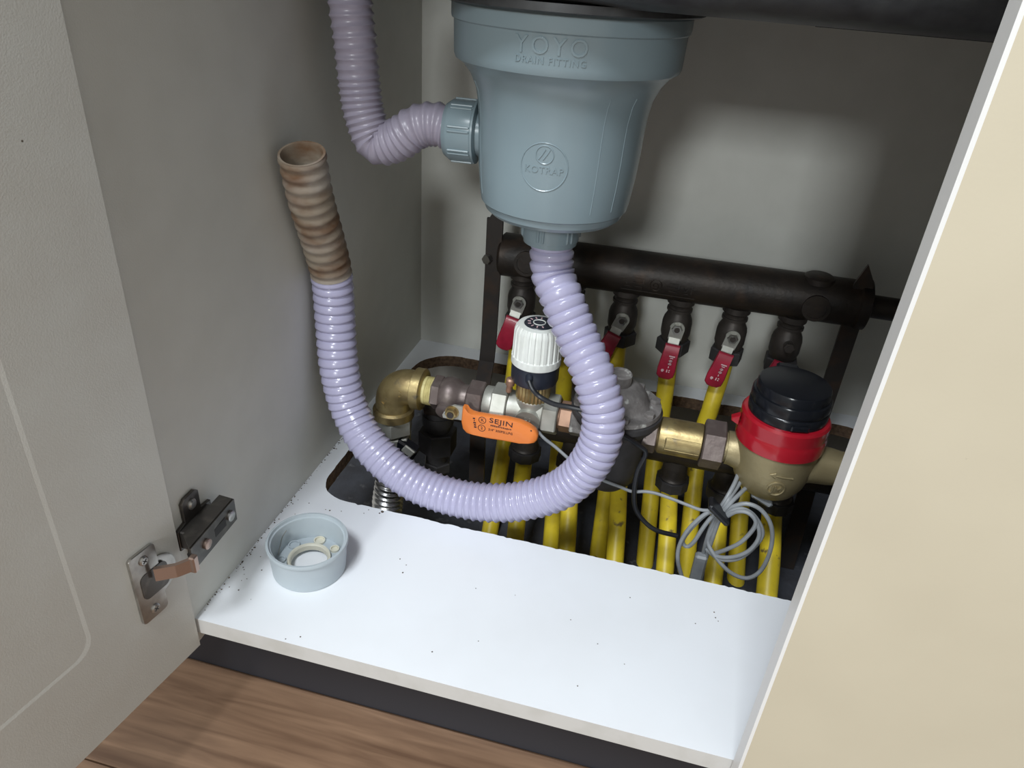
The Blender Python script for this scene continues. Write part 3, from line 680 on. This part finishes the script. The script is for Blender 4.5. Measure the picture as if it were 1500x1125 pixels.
# zone valve with actuator
zv = thing('zone_valve', (.217, TY, TZ-.022), 'nickel zone valve body carrying a white fluted actuator cap', 'valve')
mb = MB().lathe([(.0165, 0), (.0172, .001), (.0172, .010)], (.1675, TY, TZ), X, 32); mb.build('sleeve', M['zinc'], zv)
MB().hexa((.1765, TY, TZ), X, .0222, .0165, .05).build('union_nut', M['zinc'], zv)
mb = MB().lathe([(.0175, 0), (.0168, .006), (.0150, .014), (.0150, .024), (.0168, .032), (.0175, .036)], (.1935, TY, TZ), X, 36)
mb.lathe([(.0130, -.010), (.0160, .004), (.0172, .010), (.0172, .0125), (.0150, .014)], (.2165, TY, TZ+.004), (0, 0, 1), 36)
mb.lathe([(.013, 0), (.013, .018)], (.2165, TY, TZ), (0, -1, -.2), 24); mb.build('tee_body', M['zinc'], zv)
MB().hexa((.2300, TY, TZ), X, .0222, .0155, .35).build('end_hex', M['zinc'], zv)
mb = MB(); mb.text('DS', .006, lambda x, y, e: Vector((.2165+x, TY-.0180-e, TZ-.001+y)), .0008); mb.build('cast_letter', M['zinc'], zv, smooth=False)
AX = (.2165, TY, 0)
MB().lathe([(.0165, .1045), (.0168, .1055), (.0168, .1235), (.0165, .1245)], AX, (0, 0, 1), 112, rf=lambda r, h, t: r*(1+.035*math.cos(28*t))).build('knurled_ring', M['brass'], zv, ang=20)
MB().lathe([(.0200, .1235), (.0225, .1250), (.0236, .1280), (.0238, .1455)], AX, (0, 0, 1), 40).build('actuator_base', M['navy'], zv)
def flute(r, h, t):
    if h < .1530 or h > .1835: return r
    return r-.0011*(1 if math.cos(24*t) < -.55 else 0)
mb = MB().lathe([(.0236, .1445), (.0246, .1455), (.0246, .1525), (.0244, .1530), (.0240, .1536), (.0234, .1790), (.0222, .1826), (.0200, .1852), (.0150, .1862), (.0145, .1858)], AX, (0, 0, 1), 192, rf=flute)
mb.build('white_cap', M['white'], zv, ang=25)
MB().lathe([(.0146, .1860), (.0140, .1868), (.0060, .1868), (.0056, .1862)], AX, (0, 0, 1), 36).build('dark_dial', M['navy'], zv)
MB().lathe([(.0062, .1866), (.0062, .1874), (.0054, .1874), (.0052, .1868)], AX, (0, 0, 1), 28, cap=(False, False)).build('dial_ring', M['white'], zv)
mb = MB()
for k in range(12):
    if 2 < k < 11: 
        t = 2*PI*k/12; mb.box((AX[0]+.0100*math.cos(t), AX[1]+.0100*math.sin(t), .1869), (.0030, .0012, .0004), Matrix.Rotation(t, 3, 'Z'))
mb.build('dial_mark', M['whiteink'], zv, smooth=False)
cs = at(775, 553, y=TY-.0235)
MB().lathe([(.0040, 0), (.0036, .005), (.0024, .009)], cs+Vector((0, .001, 0)), (.2, -1, -.3), 16).build('cable_boot', M['navy'], zv)
mb = MB().lathe([(.003, 0), (.003, .008), (.0046, .009), (.0046, .015), (.003, .0165)], at(745, 573, y=TY-.008), (.12, -.1, 1), 16); mb.build('bleed_screw', M['copper'], zv)
# copper nipple
MB_ = MB().hexa((.2465, TY, TZ), X, .0160, .015, .1); MB_.lathe([(.013, 0), (.013, .022)], (.2435, TY, TZ), X, 24)
cn = MB_.build('copper_nipple', M['copper'], origin=(.254, TY, TZ-.016)); tag(cn, 'short copper hex nipple between the nickel valve and the cast grey regulator', 'pipe fitting')
# regulator
RXC = .3015
rg = thing('pressure_regulator', (RXC, TY, .02), 'weathered grey cast regulator with a bolted dome behind the drain hose', 'regulator')
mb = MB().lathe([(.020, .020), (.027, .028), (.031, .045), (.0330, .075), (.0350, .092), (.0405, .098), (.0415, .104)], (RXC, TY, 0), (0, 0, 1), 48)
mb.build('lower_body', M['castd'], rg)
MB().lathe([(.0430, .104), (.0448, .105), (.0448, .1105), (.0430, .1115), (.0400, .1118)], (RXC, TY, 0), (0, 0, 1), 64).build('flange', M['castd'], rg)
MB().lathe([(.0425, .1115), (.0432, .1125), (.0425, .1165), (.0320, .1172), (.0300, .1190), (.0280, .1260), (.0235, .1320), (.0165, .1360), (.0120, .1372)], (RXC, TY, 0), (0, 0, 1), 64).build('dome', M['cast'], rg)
MB().lathe([(.0118, .136), (.0118, .1475), (.0105, .1490), (.0085, .1490), (.0080, .1475), (.0050, .1475)], (RXC-.002, TY, 0), (0, 0, 1), 32).build('top_knob', M['cast'], rg)
for k in range(8):
    t = 2*PI*(k+.35)/8; q = Vector((RXC+.0370*math.cos(t), TY+.0370*math.sin(t), .1165))
    bo = MB().hexa(q, (0, 0, 1), .0052, .0045, k).build('flange_bolt', M['cast'], rg)
mb = MB().hexa((.2585, TY, TZ), X, .0185, .018, .3); mb.lathe([(.017, 0), (.017, .02)], (.268, TY, TZ), X, 28); mb.build('inlet_port', M['cast'], rg)
mb = MB().hexa((.3300, TY, TZ-.001), X, .0190, .0145, .05); mb.lathe([(.017, 0), (.017, .02)], (.314, TY, TZ-.001), X, 28); mb.build('outlet_port', M['plum'], rg)
# coupling between regulator and meter
mc = thing('brass_coupling', (.376, TY, TZ-.022), 'long brass pipe coupling with a purple-brown hex nut left of the red meter', 'pipe fitting')
MB().lathe([(.0150, 0), (.0178, .002), (.0182, .004), (.0182, .042), (.0170, .043)], (.3445, TY, TZ), X, 40, rf=lambda r, h, t: r if not (.018 < h) else r).build('sleeve', M['brass'], mc)
mb = MB()
for q in (-.0065, .0065): mb.tube([(.3530, TY-.0172, TZ+.002+q), (.3860, TY-.0172, TZ+.002+q)], .0006, 6)
mb.tube([(.3530, TY-.0172, TZ-.0045), (.3530, TY-.0182, TZ+.002), (.3530, TY-.0172, TZ+.0085)], .0006, 6)
mb.build('raised_frame', M['brass'], mc)
MB().hexa((.3880, TY, TZ), X, .0242, .0205, .12).build('union_nut', M['plum'], mc)
# water meter
mt = thing('water_meter', (.456, TY, .05), 'brass water meter with a red ring and a black dome cap', 'meter')
WX = .456
MB().lathe([(.0145, 0), (.0145, .004), (.0165, .0042), (.0165, .008), (.0185, .014), (.0225, .026), (.024, .030)], (.4070, TY, TZ), X, 36).build('inlet', M['brass2'], mt)
MB().lathe([(.024, 0), (.0225, .004), (.0190, .016), (.0180, .030), (.0165, .040), (.0165, .046), (.0145, .046), (.0145, .055)], (.476, TY, TZ), X, 36).build('outlet', M['brass2'], mt)
MB().lathe([(.015, .0490), (.022, .0510), (.0280, .0560), (.0335, .0660), (.0368, .0800), (.0380, .0950), (.0385, .1080)], (WX, TY, 0), (0, 0, 1), 64).build('body', M['brass2'], mt)
MB().lathe([(.0395, .1075), (.0405, .1085), (.0408, .1200), (.0402, .1220), (.0398, .1235), (.0400, .1250), (.0402, .1360), (.0385, .1385), (.0360, .1390)], (WX, TY, 0), (0, 0, 1), 64).build('red_ring', M['redm'], mt, ang=30)
q = Vector((WX-.0405, TY-.002, .1255)); MB().prism([q+Vector(p) for p in ((0, 0, -.005), (-.007, 0, -.0015), (-.0075, 0, .0015), (0, 0, .006))], (0, -.008, 0), .001).build('red_lug', M['redm'], mt, smooth=False)
MB().lathe([(.0355, .1380), (.0358, .1470), (.0350, .1485), (.0342, .1490), (.0342, .1512), (.0354, .1518), (.0354, .1585), (.0345, .1602), (.0328, .1606), (.0325, .1680), (.0315, .1698), (.0295, .1702), (.0010, .1708)], (WX, TY, 0), (0, 0, 1), 64).build('black_cap', M['black'], mt, ang=30)
mb = MB().box((WX-.004, TY+.0335, .1590), (.020, .010, .022), bev=.002); mb.build('cap_hinge', M['black'], mt, smooth=False)
t0 = math.radians(-78); mb = MB().box((WX+.0362*math.cos(t0), TY+.0362*math.sin(t0), .1430), (.0025, .016, .0055), Matrix.Rotation(t0, 3, 'Z'), bev=.001); mb.build('cap_latch', M['black'], mt, smooth=False)
# relief arrow and round mark
def mprof(z):
    pr = [(.022, .0510), (.0280, .0560), (.0335, .0660), (.0368, .0800), (.0380, .0950), (.0385, .1080)]
    for (r0, z0), (r1, z1) in zip(pr, pr[1:]):
        if z0 <= z <= z1: return r0+(r1-r0)*(z-z0)/(z1-z0)
    return .0385
def onm(zc, a0):
    def fn(x, y, e):
        z = zc+y; t = a0+x/.037; r = mprof(z)+e; return Vector((WX+r*math.cos(t), TY+r*math.sin(t), z))
    return fn
fn = onm(.0905, math.radians(-82)); mb = MB()
mb.tube([fn(-.009, .0012, 0), fn(0, 0, 0), fn(.010, -.001, 0)], .0012, 6); mb.tube([fn(-.006, .0034, 0), fn(-.0105, .0013, 0), fn(-.006, -.0012, 0)], .0013, 6); mb.build('flow_arrow', M['brass2'], mt)
fn = onm(.0755, math.radians(-85)); mb = MB(); mb.tube(ringon(fn, .0080, 0), .0012, 6, cap=False); mb.text('JM', .0095, fn, .0020); mb.build('round_mark', M['brass2'], mt, smooth=False)
# outgoing pipe behind the right door
op = thing('outlet_pipe', (.60, TY, TZ-.02), 'brass outlet union to the right of the water meter, next to the closed door', 'pipe')
MB().hexa((.5220, TY, TZ), X, .0230, .018, .1).build('union_nut', M['copper'], op)
MB().lathe([(.0160, 0), (.0160, .16)], (.538, TY, TZ), X, 28).build('pipe', M['brass2'], op)
MB().lathe([(.006, 0), (.006, .010), (.004, .012)], (.528, TY-.004, TZ+.020), (.1, -.3, 1), 14).build('seal_cap', M['white'], op)

# ------------------------------------------------------------------ cables
def cable(pix, y, r=.0021, first=(), last=()):
    pts = list(first)+[at(p[0], p[1], y=(p[2] if len(p) > 2 else y)) for p in pix]+list(last); return spline(pts, .003), r
gc = thing('grey_cable', at(1055, 760, y=.232), 'coiled thin grey signal cable hanging below the water meter', 'cable')
Yc = .232
runs = [
 [(1083, 690, .262), (1076, 708, .245), (1064, 730), (1052, 749), (1042, 770), (1034, 795), (1030, 812, .240)],
 [(1090, 697, .262), (1078, 716, .245), (1066, 734, .230), (1056, 751, .230), (1046, 772, .231), (1039, 796, .234), (1036, 812, .24)],
 [(1102, 706, .262), (1085, 722, .24), (1069, 738, .228), (1058, 752, .228), (1048, 776, .229), (1040, 800, .232), (1034, 818, .24)],
 [(1060, 753, .229), (1074, 742, .227), (1095, 738, .226), (1116, 748, .225), (1130, 772, .224), (1129, 804, .222), (1115, 835, .220), (1094, 847, .219), (1069, 838, .221), (1048, 815, .224), (1037, 793, .230), (1046, 772, .231)],
 [(1062, 755, .227), (1074, 747, .224), (1090, 746, .223), (1106, 757, .222), (1117, 780, .221), (1106, 800, .220), (1082, 818, .220), (1055, 819, .223), (1036, 806, .233)],
 [(1062, 757, .226), (1076, 750, .222), (1094, 750, .220), (1108, 764, .219), (1112, 786, .218), (1098, 806, .217), (1074, 816, .219), (1050, 815, .224), (1034, 803, .235)],
 [(1064, 757, .225), (1080, 749, .221), (1098, 752, .219), (1107, 768, .218), (1088, 792, .219), (1066, 804, .222), (1046, 811, .228)],
 [(1052, 748, .230), (1036, 752, .228), (1018, 768, .226), (1003, 786, .225), (1000, 795, .225), (1007, 801, .225), (1017, 793, .224), (1028, 776, .225), (1040, 760, .227), (1054, 746, .229)],
 [(1050, 745, .228), (1030, 755, .226), (1008, 776, .223), (995, 800, .220), (993, 822, .216), (999, 846, .212), (1001, 862, .215)],
 [(1052, 747, .226), (1028, 747, .228), (1008, 740, .232), (985, 731, .236), (962, 723, .238), (945, 720, .239), (926, 720, .240), (908, 713, .242), (880, 702, .236), (850, 686, .234), (815, 656, .244), (795, 640, .256), (782, 622, .260)]]
for rn in runs:
    P, r = cable(rn, Yc); MB().tube(P, r*(.8 if rn is runs[-1] else 1), 10).build('strand', M['cable'], gc)
ctp = at(1053, 749, y=.224)
tie = MB().box(ctp, (.006, .018, .028), Matrix.Rotation(math.radians(-50), 3, 'Y'), bev=.002).build('cable_tie', M['cableb'], gc, smooth=False)
mb = MB().box(at(1116, 731, y=.25), (.024, .008, .008), Matrix.Rotation(math.radians(26), 3, 'Y'), bev=.003); mb.build('plug', M['cable'], gc, smooth=False)
mb = MB().box(at(1022, 836, y=.236), (.0125, .010, .045), bev=.002); mb.build('connector', M['cable'], gc, smooth=False)
P, r = cable([(775, 558, .236), (780, 570, .232), (792, 582, .231), (812, 592, .226), (838, 597, .2225), (868, 606, .2218), (905, 632, .2220), (935, 652, .233), (946, 664, .236), (934, 690, .236), (929, 720, .234), (931, 745, .233), (944, 764, .232), (962, 777, .231), (992, 785, .236)], .23)
bk = MB().tube(P, .0024, 10).build('black_cable', M['cableb'], origin=P[-1]); tag(bk, 'thin black cable from the white actuator running down across the yellow pipes', 'cable')
